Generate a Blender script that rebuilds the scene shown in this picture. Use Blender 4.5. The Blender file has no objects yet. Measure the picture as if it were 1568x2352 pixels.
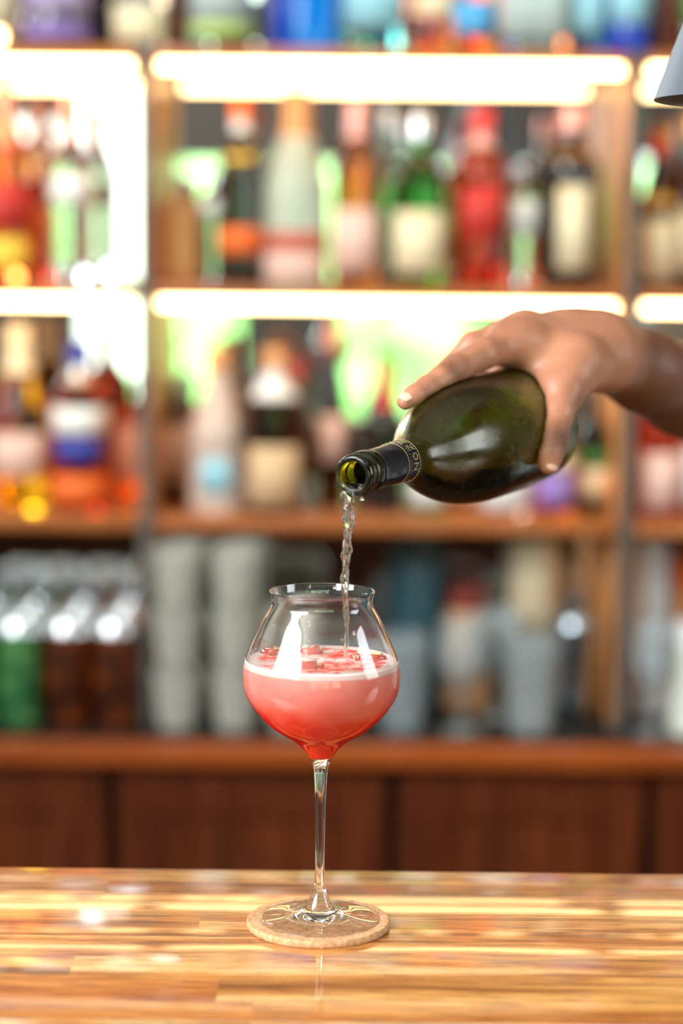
import bpy, bmesh, math, random
import numpy as np
from mathutils import Vector, Matrix, noise

random.seed(7)
scn = bpy.context.scene
COL = scn.collection
PI = math.pi

# ------------------------------------------------------------------ camera
F = 5000.0
CX, CY = 784.0, 1176.0
pitch, roll = math.radians(7.45), math.radians(0.6)
EYE = Vector((0, 0, 1.5626))
fwd = Vector((0, math.cos(pitch), -math.sin(pitch)))
_r0 = Vector((1, 0, 0)); _u0 = _r0.cross(fwd)
rgt = math.cos(roll) * _r0 + math.sin(roll) * _u0
upv = -math.sin(roll) * _r0 + math.cos(roll) * _u0
cam = bpy.data.cameras.new('camera')
camo = bpy.data.objects.new('camera', cam); COL.objects.link(camo)
camo.matrix_world = Matrix(((rgt.x, upv.x, -fwd.x, EYE.x), (rgt.y, upv.y, -fwd.y, EYE.y),
                            (rgt.z, upv.z, -fwd.z, EYE.z), (0, 0, 0, 1)))
cam.sensor_fit = 'VERTICAL'; cam.sensor_height = 36.0; cam.lens = F / 2352 * 36
cam.clip_start = 0.05; cam.clip_end = 200
cam.dof.use_dof = True; cam.dof.focus_distance = 1.52; cam.dof.aperture_fstop = 2.3
scn.camera = camo

# ------------------------------------------------------------------ world, sun, exposure
w = bpy.data.worlds.new('sky'); scn.world = w; w.use_nodes = True
bg = w.node_tree.nodes['Background']
bg.inputs[0].default_value = (0.86, 0.94, 1.0, 1); bg.inputs[1].default_value = 5.0
sun = bpy.data.lights.new('sun', 'SUN'); sun.energy = 22.0; sun.angle = math.radians(1.5); sun.color = (1, .97, .9)
suno = bpy.data.objects.new('sun', sun); COL.objects.link(suno)
suno.rotation_euler = Vector((-0.25, -0.50, -1.0)).to_track_quat('-Z', 'Y').to_euler()
suno.location = (0, 8, 12)

def window_light(name, loc, aim, sx, sy, energy, color=(0.93, 0.97, 1.0)):
    l = bpy.data.lights.new(name, 'AREA'); l.shape = 'RECTANGLE'; l.size = sx; l.size_y = sy
    l.energy = energy; l.color = color
    o = bpy.data.objects.new(name, l); COL.objects.link(o); o.location = loc
    o.rotation_euler = (Vector(aim) - Vector(loc)).to_track_quat('-Z', 'Y').to_euler()
    return o
# daylight coming in through the tall side windows
window_light('daylight_left', (-2.46, -.7, 3.0), (0, -.7, 3.0), 3.3, 1.9, 300)
window_light('daylight_right', (3.05, 1.0, 2.3), (0, 1.0, 2.3), 1.0, 1.6, 15)
scn.view_settings.view_transform = 'Standard'
scn.view_settings.look = 'None'
scn.view_settings.gamma = 1.0
scn.view_settings.use_curve_mapping = False
scn.view_settings.exposure = 0.2
cy = scn.cycles
cy.max_bounces = 14; cy.transmission_bounces = 14; cy.glossy_bounces = 8; cy.diffuse_bounces = 4
cy.transparent_max_bounces = 12; cy.blur_glossy = 0.6; cy.sample_clamp_indirect = 8
cy.use_denoising = True

# ------------------------------------------------------------------ helpers
def ray(px, py): return fwd + rgt * ((px - CX) / F) - upv * ((py - CY) / F)
def at(px, py, Y):
    r = ray(px, py); return EYE + r * (Y / r.y)
def lin(c):
    return tuple(((v / 255) / 12.92 if v / 255 <= .04045 else ((v / 255 + .055) / 1.055) ** 2.4) for v in c) + (1,)

def link(name, me, m=None, parent=None):
    o = bpy.data.objects.new(name, me); COL.objects.link(o)
    if m is not None: me.materials.append(m)
    if parent is not None: o.parent = parent
    return o
def tag(o, label=None, cat=None, group=None, kind=None):
    if label: o['label'] = label
    if cat: o['category'] = cat
    if group: o['group'] = group
    if kind: o['kind'] = kind
    return o
def thing(name, label, cat, loc=(0, 0, 0), group=None):
    o = bpy.data.objects.new(name, None); COL.objects.link(o); o.location = loc; o.empty_display_size = .05
    return tag(o, label, cat, group)
def mesh(name, verts, faces, m=None, parent=None, smooth=True):
    me = bpy.data.meshes.new(name); me.from_pydata([tuple(v) for v in verts], [], faces); me.update()
    if smooth:
        me.polygons.foreach_set('use_smooth', [True] * len(me.polygons))
    return link(name, me, m, parent)
def fromBM(name, bm, m=None, parent=None, smooth=False, split=None):
    bmesh.ops.recalc_face_normals(bm, faces=bm.faces)
    me = bpy.data.meshes.new(name); bm.to_mesh(me); bm.free()
    if smooth: me.polygons.foreach_set('use_smooth', [True] * len(me.polygons))
    o = link(name, me, m, parent)
    if split: me.set_sharp_from_angle(angle=math.radians(split))
    return o
def bx(bm, x0, x1, y0, y1, z0, z1, bev=0.0):
    g = bmesh.ops.create_cube(bm, size=1)
    for v in g['verts']:
        v.co = Vector(((x0 + x1) / 2 + v.co.x * (x1 - x0), (y0 + y1) / 2 + v.co.y * (y1 - y0), (z0 + z1) / 2 + v.co.z * (z1 - z0)))
    if bev > 0:
        es = list({e for v in g['verts'] for e in v.link_edges})
        bmesh.ops.bevel(bm, geom=es, offset=bev, segments=2, affect='EDGES', profile=.6)
def box(name, x0, x1, y0, y1, z0, z1, m, parent=None, bev=0.0):
    bm = bmesh.new(); bx(bm, x0, x1, y0, y1, z0, z1, bev)
    return fromBM(name, bm, m, parent, smooth=bev > 0, split=40 if bev > 0 else None)
def catmull(pts, n=6):
    out = []; P = [pts[0]] + list(pts) + [pts[-1]]
    for i in range(1, len(P) - 2):
        p0, p1, p2, p3 = (np.array(P[j], float) for j in (i - 1, i, i + 1, i + 2))
        for k in range(n):
            t = k / n
            out.append(tuple(.5 * ((2 * p1) + (-p0 + p2) * t + (2 * p0 - 5 * p1 + 4 * p2 - p3) * t * t + (-p0 + 3 * p1 - 3 * p2 + p3) * t ** 3)))
    out.append(tuple(P[-2])); return out
def lathe_data(prof, seg=48, sq=None, xs=1, ys=1, jitter=None):
    """prof: list of (r, z); sq: superellipse power for square bottles"""
    vs, fs, rings = [], [], []
    for (r, z) in prof:
        if r < 1e-6:
            rings.append([len(vs)]); vs.append((0, 0, z))
        else:
            ring = []
            for i in range(seg):
                a = 2 * PI * i / seg; c, s = math.cos(a), math.sin(a); k = 1.0
                if sq: k = (abs(c) ** sq + abs(s) ** sq) ** (-1 / sq)
                ring.append(len(vs)); vs.append((r * c * k * xs, r * s * k * ys, z))
            rings.append(ring)
    for A, B in zip(rings[:-1], rings[1:]):
        if len(A) == 1 and len(B) == 1: continue
        if len(A) == 1:
            for i in range(seg): fs.append((A[0], B[(i + 1) % seg], B[i]))
        elif len(B) == 1:
            for i in range(seg): fs.append((A[i], A[(i + 1) % seg], B[0]))
        else:
            for i in range(seg): fs.append((A[i], A[(i + 1) % seg], B[(i + 1) % seg], B[i]))
    return vs, fs
def lathe(name, prof, m, parent=None, seg=48, loc=None, split=35, **k):
    vs, fs = lathe_data(prof, seg, **k)
    o = mesh(name, vs, fs, m, parent)
    if split: o.data.set_sharp_from_angle(angle=math.radians(split))
    if loc is not None: o.location = loc
    return o

# ------------------------------------------------------------------ materials
def mat(name, color=(200, 200, 200), rough=.5, metal=0, trans=0, ior=1.45, coat=0, sss=0, emis=None, es=0, raw=None):
    m = bpy.data.materials.new(name); m.use_nodes = True
    b = m.node_tree.nodes['Principled BSDF']
    b.inputs['Base Color'].default_value = raw or lin(color)
    b.inputs['Roughness'].default_value = rough; b.inputs['Metallic'].default_value = metal
    b.inputs['Transmission Weight'].default_value = trans; b.inputs['IOR'].default_value = ior
    b.inputs['Coat Weight'].default_value = coat; b.inputs['Coat Roughness'].default_value = .05
    if sss:
        b.inputs['Subsurface Weight'].default_value = sss
    if emis:
        b.inputs['Emission Color'].default_value = lin(emis); b.inputs['Emission Strength'].default_value = es
    return m
class NT:
    def __init__(s, m): s.t = m.node_tree; s.n = s.t.nodes; s.b = s.n['Principled BSDF']
    def new(s, ty, **k):
        n = s.n.new(ty)
        for a, v in k.items(): setattr(n, a, v)
        return n
    def l(s, a, b): s.t.links.new(a, b)
    def coords(s, scale=(1, 1, 1), src='Object'):
        tc = s.new('ShaderNodeTexCoord'); mp = s.new('ShaderNodeMapping'); mp.inputs['Scale'].default_value = scale
        s.l(tc.outputs[src], mp.inputs['Vector']); return mp.outputs['Vector']
    def noise(s, vec, scale=5, detail=4, rough=.5, dist=0):
        n = s.new('ShaderNodeTexNoise'); n.inputs['Scale'].default_value = scale; n.inputs['Detail'].default_value = detail
        n.inputs['Roughness'].default_value = rough; n.inputs['Distortion'].default_value = dist
        if vec is not None: s.l(vec, n.inputs['Vector'])
        return n.outputs['Fac']
    def ramp(s, fac, stops, interp='LINEAR'):
        r = s.new('ShaderNodeValToRGB'); r.color_ramp.interpolation = interp
        e = r.color_ramp.elements
        while len(e) < len(stops): e.new(.5)
        for el, (p, c) in zip(e, stops):
            el.position = p; el.color = lin(c) if len(c) == 3 else c
        s.l(fac, r.inputs['Fac']); return r.outputs['Color']
    def mix(s, fac, a, b, blend='MIX'):
        m = s.new('ShaderNodeMix', data_type='RGBA', blend_type=blend)
        for inp, v in ((m.inputs[0], fac), (m.inputs[6], a), (m.inputs[7], b)):
            if hasattr(v, 'links'): s.l(v, inp)
            else: inp.default_value = v
        return m.outputs[2]
    def bump(s, h, strength=.3, dist=.001):
        b = s.new('ShaderNodeBump'); b.inputs['Strength'].default_value = strength; b.inputs['Distance'].default_value = dist
        s.l(h, b.inputs['Height']); s.l(b.outputs[0], s.b.inputs['Normal']); return b
    def math(s, op, a, b=None, c=None):
        m = s.new('ShaderNodeMath', operation=op)
        for i, v in enumerate((a, b, c)):
            if v is None: continue
            if hasattr(v, 'links'): s.l(v, m.inputs[i])
            else: m.inputs[i].default_value = v
        return m.outputs[0]

def wood(name, c0, c1, c2, axis='x', rough=.45, coat=0.0, scale=1.0):
    m = mat(name, c1, rough, coat=coat); t = NT(m)
    sc = {'x': (1.2, 14, 14), 'z': (14, 14, 1.2), 'y': (14, 1.2, 14)}[axis]
    v = t.coords(tuple(k * scale for k in sc))
    f = t.noise(v, 3, 6, .6, .6); g = t.noise(v, 14, 4, .6, .2)
    s = t.math('ADD', t.math('MULTIPLY', f, .75), t.math('MULTIPLY', g, .25))
    t.l(t.ramp(s, [(.3, c0), (.5, c1), (.7, c2)]), t.b.inputs['Base Color'])
    t.bump(s, .15, .001)
    return m
W_shelf = wood('shelf_wood', (120, 60, 24), (176, 98, 44), (205, 128, 66), 'x', .4, .3)
W_panel = wood('panel_wood', (226, 134, 58), (250, 166, 88), (252, 192, 122), 'z', .45, .1)
W_door = wood('door_wood', (48, 17, 4), (84, 34, 8), (116, 52, 16), 'z', .6, 0)
W_door.node_tree.nodes['Principled BSDF'].inputs['Specular IOR Level'].default_value = .2
W_dark = wood('dark_wood', (44, 22, 10), (66, 34, 18), (86, 48, 26), 'z', .5)
W_edge = wood('counter_wood', (112, 50, 16), (156, 74, 26), (184, 98, 40), 'x', .35, .3)
M_post = mat('post_metal', (96, 90, 84), .5, .3)
M_mirror = mat('mirror_silver', (232, 236, 236), .015, 1)
M_strip = mat('led_strip', (255, 240, 210), .4, emis=(255, 214, 150), es=12)
M_alu = mat('aluminium_channel', (170, 165, 155), .4, .8)
M_wall = mat('plaster', (238, 234, 226), .8)
M_darkwall = mat('dark_wall_paint', (70, 62, 54), .8)
M_ceil = mat('ceiling_boards', (214, 208, 198), .8)
M_floor = wood('floor_boards', (60, 44, 32), (84, 62, 46), (104, 80, 60), 'x', .5)
M_white = mat('white_render', (245, 246, 242), .7)
M_rubber = mat('black_mat', (22, 21, 20), .7)

# bar top: laminated strips of light and reddish timber with a glossy lacquer
M_bar = mat('bar_top_wood', (225, 170, 105), .38, coat=1.0); t = NT(M_bar)
t.b.inputs['Coat Roughness'].default_value = .07; t.b.inputs['Coat IOR'].default_value = 1.7
tc = t.new('ShaderNodeTexCoord'); sep = t.new('ShaderNodeSeparateXYZ'); t.l(tc.outputs['Object'], sep.inputs[0])
row = t.math('FLOOR', t.math('DIVIDE', sep.outputs['Y'], .042))
offs = t.new('ShaderNodeTexWhiteNoise', noise_dimensions='1D'); t.l(row, offs.inputs['W'])
xx = t.math('ADD', t.math('DIVIDE', sep.outputs['X'], .62), t.math('MULTIPLY', offs.outputs['Value'], 3.7))
colid = t.math('FLOOR', xx)
cell = t.new('ShaderNodeCombineXYZ'); t.l(row, cell.inputs[0]); t.l(colid, cell.inputs[1])
wn = t.new('ShaderNodeTexWhiteNoise', noise_dimensions='3D'); t.l(cell.outputs[0], wn.inputs['Vector'])
addv = t.new('ShaderNodeVectorMath', operation='MULTIPLY_ADD')
t.l(wn.outputs['Color'], addv.inputs[0]); addv.inputs[1].default_value = (7, 7, 7); t.l(tc.outputs['Object'], addv.inputs[2])
mp = t.new('ShaderNodeMapping'); mp.inputs['Scale'].default_value = (3.2, 42, 42); t.l(addv.outputs[0], mp.inputs['Vector'])
g1 = t.noise(mp.outputs[0], 1.1, 5, .55, .8)
mp2 = t.new('ShaderNodeMapping'); mp2.inputs['Scale'].default_value = (26, 420, 420); t.l(addv.outputs[0], mp2.inputs['Vector'])
g2 = t.noise(mp2.outputs[0], 1.0, 5, .7, .3)
base = t.ramp(g1, [(.30, (118, 66, 26)), (.42, (172, 108, 50)), (.54, (208, 150, 82)), (.72, (232, 192, 132))])
tint = t.ramp(wn.outputs['Value'], [(0, (224, 168, 120)), (.35, (255, 236, 205)), (.7, (255, 250, 235)), (1, (236, 190, 140))])
c = t.mix(.8, base, tint, 'MULTIPLY')
pores = t.ramp(g2, [(.36, (110, 52, 22)), (.52, (255, 255, 255))])
c = t.mix(.7, c, pores, 'MULTIPLY')
t.l(c, t.b.inputs['Base Color'])
bmp = t.bump(g2, .05, .0006)
n3 = t.noise(t.coords((5, 9, 5)), 1.5, 2)
cb = t.new('ShaderNodeBump'); cb.inputs['Strength'].default_value = .05; cb.inputs['Distance'].default_value = .003
t.l(n3, cb.inputs['Height']); t.l(cb.outputs[0], t.b.inputs['Coat Normal'])

# ------------------------------------------------------------------ room
RX0, RX1, RY0, RY1, RZ = -2.5, 3.1, -3.6, 3.62, 4.1
def struct(name, x0, x1, y0, y1, z0, z1, m):
    return tag(box(name, x0, x1, y0, y1, z0, z1, m), kind='structure')
struct('floor', RX0, RX1, RY0, RY1, -.1, 0, M_floor)
struct('ceiling', RX0 - .1, RX1 + .1, RY0 - .1, RY1 + .1, RZ, RZ + .12, M_ceil)
struct('wall_back', RX0, RX1, RY1, RY1 + .1, 0, RZ, M_darkwall)
def walls(name, boxes, m):
    bm = bmesh.new()
    for b in boxes: bx(bm, *b)
    return tag(fromBM(name, bm, m), kind='structure')
walls('wall_left', [(RX0 - .1, RX0, RY0, -2.4, 0, RZ), (RX0 - .1, RX0, 1.0, RY1, 0, RZ),
                    (RX0 - .1, RX0, -2.4, 1.0, 0, 2.0), (RX0 - .1, RX0, -2.4, 1.0, 4.0, RZ)], M_wall)
walls('wall_right', [(RX1, RX1 + .1, RY0, .25, 0, RZ), (RX1, RX1 + .1, 1.55, RY1, 0, RZ),
                     (RX1, RX1 + .1, .25, 1.55, 0, 1.4), (RX1, RX1 + .1, .25, 1.55, 3.2, RZ)], mat('brown_plaster', (92, 78, 62), .8))
# wall behind the guests, seen only in the mirror: tall doorway on one side, wide window beside it
walls('wall_front', [(RX0, -1.66, RY0 - .1, RY0, 0, RZ), (-1.66, -.98, RY0 - .1, RY0, 2.32, RZ), (-1.66, -1.36, RY0 - .1, RY0, 2.04, 2.32), (-1.66, -1.36, RY0 - .1, RY0, 0, 1.74), (-1.40, -1.28, RY0 - .1, RY0, 0, 2.32),
                     (-.98, -.80, RY0 - .1, RY0, 0, RZ), (-.80, 1.05, RY0 - .1, RY0, 1.86, RZ),
                     (-.80, 1.05, RY0 - .1, RY0, 0, .52), (-.52, -.02, RY0 - .1, RY0, .52, 1.2),
                     (1.05, 1.35, RY0 - .1, RY0, 0, RZ), (1.35, 2.6, RY0 - .1, RY0, 1.9, RZ), (2.6, RX1, RY0 - .1, RY0, 0, RZ),
                     (1.35, 2.6, RY0 - .1, RY0, 0, .6)], M_darkwall)
bm = bmesh.new()
for x in (-.30, .16, .62): bx(bm, x - .018, x + .018, RY0 - .07, RY0 - .03, .52, 1.86)
bx(bm, -.80, 1.05, RY0 - .07, RY0 - .03, 1.40, 1.43)
tag(fromBM('window_1', bm, W_dark), kind='structure')

# garden beyond the openings: sunlit lawn, hedge and a white garden wall
M_lawn = mat('lawn', (140, 200, 100), .9); t = NT(M_lawn)
t.l(t.ramp(t.noise(t.coords((1, 1, 1)), 3, 5), [(.35, (164, 206, 146)), (.65, (202, 228, 188))]), t.b.inputs['Base Color'])
bm = bmesh.new(); bx(bm, -30, 30, -40, RY0 - .1, -.12, -.02)
tag(fromBM('ground', bm, M_lawn), kind='structure')
M_leaf = mat('hedge_leaves', (70, 140, 44), .7); t = NT(M_leaf)
t.l(t.ramp(t.noise(t.coords((1, 1, 1)), 6, 6), [(.35, (100, 160, 84)), (.65, (170, 214, 144))]), t.b.inputs['Base Color'])
def hedge(x0, x1, y, h, seed, label):
    rnd = random.Random(seed); bm = bmesh.new(); n = int((x1 - x0) * 5)
    for i in range(n):
        for zz in np.arange(.3, h, .45):
            g = bmesh.ops.create_icosphere(bm, subdivisions=2, radius=rnd.uniform(.32, .48))
            c = Vector((x0 + (x1 - x0) * i / n, y + rnd.uniform(-.15, .15), zz + rnd.uniform(-.1, .1)))
            for v in g['verts']:
                k = 1 + .35 * noise.noise(v.co * 9 + c * 3)
                v.co = v.co * k + c
    tag(fromBM('hedge', bm, M_leaf, smooth=True), label, 'hedge')
hedge(-1.9, 5.5, -11.5, 1.9, 3, 'clipped green garden hedge reflected in the bar mirror')
tag(box('garden_wall', -2.6, -1.36, -7.1, -6.9, -.02, 2.5, M_white), 'white painted garden wall reflected brightly in the left mirror', 'wall')

# ------------------------------------------------------------------ the bar
bar = thing('bar_counter', 'golden wooden bar with a glossy lacquered top in the foreground', 'bar', (0, 1.44, 0))
bx0, bx1, by0, by1 = -2.3, 2.3, 1.2826, 1.5995
tp = box('bar_top', bx0, bx1, by0 - 1.44, by1 - 1.44, 1.042, 1.08, M_bar, bar, bev=.0025)
box('bar_front', bx0 + .03, bx1 - .03, 1.34 - 1.44, 1.38 - 1.44, .0, 1.042, W_door, bar)
box('bar_frame', bx0 + .03, bx1 - .03, 1.38 - 1.44, 1.56 - 1.44, .0, 1.042, W_dark, bar)

# ------------------------------------------------------------------ back bar shelving
YF, YM = 3.30, 3.545
PX = (-1.026, -.2985, .431, 1.160)
Z1, Z2, Z3 = 1.826, 1.474, 1.123     # shelf top surfaces
ZC = .795                            # back counter surface
sh = thing('back_bar_shelving', 'tall wooden and grey metal back bar shelving with glowing strip lights', 'shelving', (0, YM, 0))
def sbox(name, x0, x1, y0, y1, z0, z1, m, bev=0): return box(name, x0, x1, y0 - YM, y1 - YM, z0, z1, m, sh, bev)
for x in PX:
    sbox('upright', x - .0095, x + .0095, YF - .022, YF, ZC, Z1, M_post)
    sbox('side_panel', x - .0095, x + .0095, YF + .001, YM - .002, ZC, Z1, W_panel)
for x in (-.253, .490):
    sbox('side_panel', x - .0095, x + .0095, YF + .03, YM - .002, Z1 + .0005, 2.278, W_door)
for i in range(3):
    xa, xb = PX[i] + .011, PX[i + 1] - .011
    for z, led in ((Z1, 1), (Z2, 1), (Z3, 0), (2.3, 0)):
        s_ = sbox('shelf_board', xa, xb, YF - .012, YM - .003, z - .021, z, W_shelf, .0015)
        if led:
            sbox('light_strip', xa + .010, xb - .010, YF - .008, YF + .004, z - .0335, z - .0215, M_strip)
    sbox('mirror_panel', xa, xb, YM, YM + .004, ZC + .01, 2.6, M_mirror)
sbox('back_board', PX[0], PX[3], YM + .006, YM + .03, ZC, 2.62, W_dark)

# back counter and cabinets
YC = 3.17
cnt = thing('back_counter', 'long orange-brown wooden counter below the bottle shelves', 'counter', (0, 3.35, 0))
box('counter_slab', -1.5, 1.7, YC - 3.35, 3.60 - 3.35, ZC - .032, ZC, W_edge, cnt, .003)
box('dark_liner', -1.49, 1.69, YC + .035 - 3.35, YM - .002 - 3.35, ZC + .0002, ZC + .003, M_rubber, cnt)
doors = [(-.815, -.345, 'left of the cocktail stem'), (-.335, .075, 'directly behind the cocktail stem'),
         (.085, .465, 'right of the cocktail stem'), (.475, .90, 'at the right edge of the photo')]
for (xa, xb, where) in doors:
    c = thing('base_cabinet', 'dark brown cabinet under the back counter, ' + where, 'cabinet', ((xa + xb) / 2, 3.38, 0))
    X = (xa + xb) / 2; Yo = 3.38
    box('carcass', xa - X, xb - X, YC + .05 - Yo, 3.58 - Yo, 0.0, ZC - .033, W_dark, c)
    bm = bmesh.new(); wd = xb - xa; yb0, yb1 = YC + .026 - Yo, YC + .046 - Yo
    L, R, B, T = -wd / 2 + .006, wd / 2 - .006, .12, ZC - .05
    fr = .065
    for b in ((L, L + fr, B, T), (R - fr, R, B, T), (L + fr, R - fr, B, B + fr), (L + fr, R - fr, T - fr, T)):
        bx(bm, b[0], b[1], yb0, yb1, b[2], b[3])
    d = fromBM('door', bm, W_door, c)
    box('door_panel', L + fr + .0005, R - fr - .0005, yb0 + .008, yb1 + .001, B + fr, T - fr, W_door, d)

# ------------------------------------------------------------------ bottle kit
def gl(name, c, rough=.02): return mat(name, c, rough, trans=1.0, ior=1.42)
G = dict(clear=gl('clear_glass_liquid', (243, 250, 247)), pale=gl('pale_green_liquid', (226, 242, 220)),
         teal=gl('turquoise_glass', (120, 214, 205)), blue=gl('blue_glass', (20, 130, 225)), deepblue=gl('deep_blue_glass', (20, 70, 190)),
         green=gl('green_glass', (50, 170, 40)), dgreen=gl('dark_green_glass', (34, 70, 30)), amber=gl('amber_spirit', (250, 150, 40)),
         orange=gl('orange_spirit', (255, 130, 60)), red=gl('red_bitter', (214, 56, 30)), brown=gl('brown_glass', (120, 60, 22)),
         black=mat('dark_bottle_glass', (24, 18, 14), .08, coat=.6), gold=gl('golden_spirit', (255, 185, 30)), lilac=gl('lilac_glass', (190, 170, 220)),
         tea=gl('light_amber_spirit', (246, 200, 140)), pink=gl('pink_spirit', (246, 190, 180)), grey=gl('smoke_glass', (180, 196, 204)))
G['azure'] = mat('azure_bottle', (6, 128, 226), .15, trans=.25)
G['navy'] = mat('cobalt_bottle', (10, 62, 190), .15, trans=.25)
G['peach'] = mat('peach_bottle', (236, 168, 104), .25, trans=.25)
G['frost'] = mat('frosted_bottle', (226, 234, 214), .3, trans=.5)
G['blush'] = mat('blush_bottle', (240, 216, 200), .3, trans=.35)
def pm(n, c, r=.55, metal=0): return mat(n, c, r, metal)
L = dict(lilac=pm('lilac_label', (186, 164, 206)), greyl=pm('grey_label', (176, 188, 186)), tanl=pm('tan_label', (216, 180, 138)), cream=pm('cream_label', (236, 218, 180)), white=pm('white_label', (240, 240, 238)), pink=pm('pink_label', (232, 190, 176)),
         red=pm('red_label', (200, 52, 44)), redl=pm('brick_label', (196, 96, 76)), yellow=pm('yellow_label', (250, 206, 70)), blue=pm('blue_label', (58, 66, 160)),
         black=pm('black_label', (26, 24, 26)), orange=pm('orange_label', (240, 110, 40)), purple=pm('purple_label', (150, 120, 190)),
         lblue=pm('light_blue_label', (150, 200, 215)), green=pm('green_label', (70, 130, 70)), gold=pm('gold_label', (222, 168, 80), .35, .7),
         sky=pm('sky_blue_label', (90, 170, 225)), copper=pm('copper_foil', (226, 150, 120), .3, .8), silver=pm('silver_cap', (210, 214, 218), .3, .9),
         tan=pm('cork_stopper', (206, 150, 100)), lime=pm('lime_label', (190, 210, 120)), dark=pm('dark_cap', (40, 34, 32)), rose=pm('rose_foil', (228, 168, 160), .4, .4))
PROF = {  # (radius fraction, height fraction) of the glass body
 'wine': [(0, 0), (.9, 0), (1, .02), (1, .55), (.96, .62), (.72, .70), (.42, .77), (.36, .82), (.34, .93)],
 'spirit': [(0, 0), (.92, 0), (1, .02), (1, .62), (.95, .68), (.7, .75), (.42, .80), (.36, .84), (.36, .92)],
 'sloped': [(0, 0), (.92, 0), (1, .02), (1, .45), (.92, .55), (.62, .70), (.42, .80), (.34, .88), (.33, .95)],
 'square': [(0, 0), (.95, 0), (1, .02), (1, .66), (.95, .71), (.6, .755), (.36, .78), (.33, .82), (.33, .90)],
 'round': [(0, 0), (.7, 0), (.92, .05), (1, .2), (1, .38), (.9, .5), (.6, .6), (.36, .68), (.3, .75), (.3, .93)],
 'short': [(0, 0), (.93, 0), (1, .02), (1, .70), (.95, .77), (.7, .83), (.42, .87), (.40, .93)],
}
def rad_at(prof, r, h, z):
    zs = [p[1] * h for p in prof[1:]]; rs = [p[0] * r for p in prof[1:]]
    return float(np.interp(z, zs, rs))
def bottle(xl, xr, ytop, zs, Y, shape, glass, cap, label_desc, labels=(), foil=None, capz=.9, capr=.42, kind='bottle', name=None, group=None, sq=None):
    """bottle standing on the shelf at height zs, with its outline between columns xl..xr at depth Y"""
    c = at((xl + xr) / 2, 600, Y)
    zt = at((xl + xr) / 2, ytop, Y).z
    X = at((xl + xr) / 2, (522 + (zt < 1.3) * 560), Y).x
    r = (xr - xl) / 2 / F * Y
    Y = min(Y, YM - .004 - r * (1.0 if shape != 'square' else 1.0))
    X = at((xl + xr) / 2, (522 + (zt < 1.3) * 560), Y).x
    if zs < Z1 - .01:
        for px_ in PX:
            if abs(X - px_) < r + .011 and Y + r > YF: X = px_ + (r + .0115) * (1 if X > px_ else -1)
    h = zt - zs
    t_ = thing(name or 'bottle', label_desc, kind, (X, Y, zs + .0005), group)
    pr = PROF[shape]
    if shape == 'square' and sq is None: sq = 5
    prof = [(a * r, b * h) for a, b in pr]
    top = prof[-1]
    sm = [prof[0], prof[1]] + catmull(prof[2:], 4)
    body = lathe('glass_body', sm + [(top[0] * .9, top[1] + .0005), (0, top[1] + .0005)], G[glass] if glass in G else L[glass], t_, seg=28, split=50, sq=sq)
    cr = capr * r
    cz0 = (capz) * h
    lathe('cap', [(0, cz0 - .004), (cr, cz0 - .004), (cr, h - .003), (cr * .9, h), (0, h)], L[cap], t_, seg=20)
    if foil:
        fz0, fz1, fm = foil
        zz = np.linspace(fz0 * h, min(fz1 * h, cz0 - .0045), 8)
        lathe('neck_foil', [(rad_at(pr, r, h, z) + .0009, z) for z in zz], L[fm], t_, seg=20)
    for (a, b, m, *rest) in labels:
        arc = rest[0] if rest else 1.0
        n = 18; vs = []; fs = []
        zz = (a * h, b * h)
        for j, z in enumerate(zz):
            rr = rad_at(pr, r, h, z) + .0007
            for i in range(n + 1):
                an = -PI / 2 + arc * PI * (i / n - .5) * 1.05
                cc, ss = math.cos(an), math.sin(an); k = 1
                if sq: k = (abs(cc) ** sq + abs(ss) ** sq) ** (-1 / sq)
                vs.append((rr * cc * k, rr * ss * k, z))
        for i in range(n): fs.append((i, i + 1, n + 1 + i + 1, n + 1 + i))
        lo = mesh('label', vs, fs, L[m], t_)
        md = lo.modifiers.new('paper', 'SOLIDIFY'); md.thickness = .0003; md.offset = 1
    return t_

# top shelf -------------------------------------------------
YA = 3.36
T = [
 (60, 212, -250, 'spirit', 'black', 'silver', 'purple-labelled bottle, leftmost on the top shelf', [(.05, .15, 'purple'), (.22, .5, 'lilac')]),
 (262, 385, -220, 'spirit', 'clear', 'tan', 'clear bottle with a cream label on the top shelf, just left of the left upright', [(.05, .30, 'cream', .8)]),
 (432, 578, -260, 'spirit', 'pale', 'silver', 'pale green bottle with a yellowish label on the top shelf', [(.08, .16, 'lime'), (.17, .5, 'greyl')]),
 (664, 772, -200, 'square', 'azure', 'silver', 'bright blue bottle on the top shelf above the strip light', []),
 (778, 926, -240, 'spirit', 'teal', 'silver', 'turquoise bottle on the top shelf beside the bright blue one', [(.14, .5, 'lblue', .7)]),
 (945, 1036, -150, 'short', 'orange', 'dark', 'small orange bottle on the top shelf, right of the turquoise one', [(.3, .5, 'cream')]),
 (1030, 1128, -210, 'spirit', 'orange', 'silver', 'orange-bottomed bottle with a sky blue label on the top shelf', [(.12, .36, 'sky')]),
 (1136, 1288, -230, 'square', 'clear', 'silver', 'wide pale grey bottle on the top shelf over the red bottle', [(.08, .5, 'greyl', .8)]),
 (1296, 1376, -200, 'spirit', 'blue', 'silver', 'slim clear-blue bottle on the top shelf, left of the deep blue one', [(.14, .5, 'lblue')]),
 (1384, 1476, -220, 'spirit', 'navy', 'silver', 'deep blue bottle on the top shelf near the right upright', [(.2, .5, 'lblue', .7)]),
 (1532, 1630, -240, 'wine', 'dgreen', 'dark', 'dark green bottle at the right end of the top shelf', [(.2, .45, 'green')]),
 (-120, 40, -240, 'spirit', 'tea', 'dark', 'pale bottle cut off by the left edge of the top shelf', [(.1, .4, 'cream')]),
]
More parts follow.
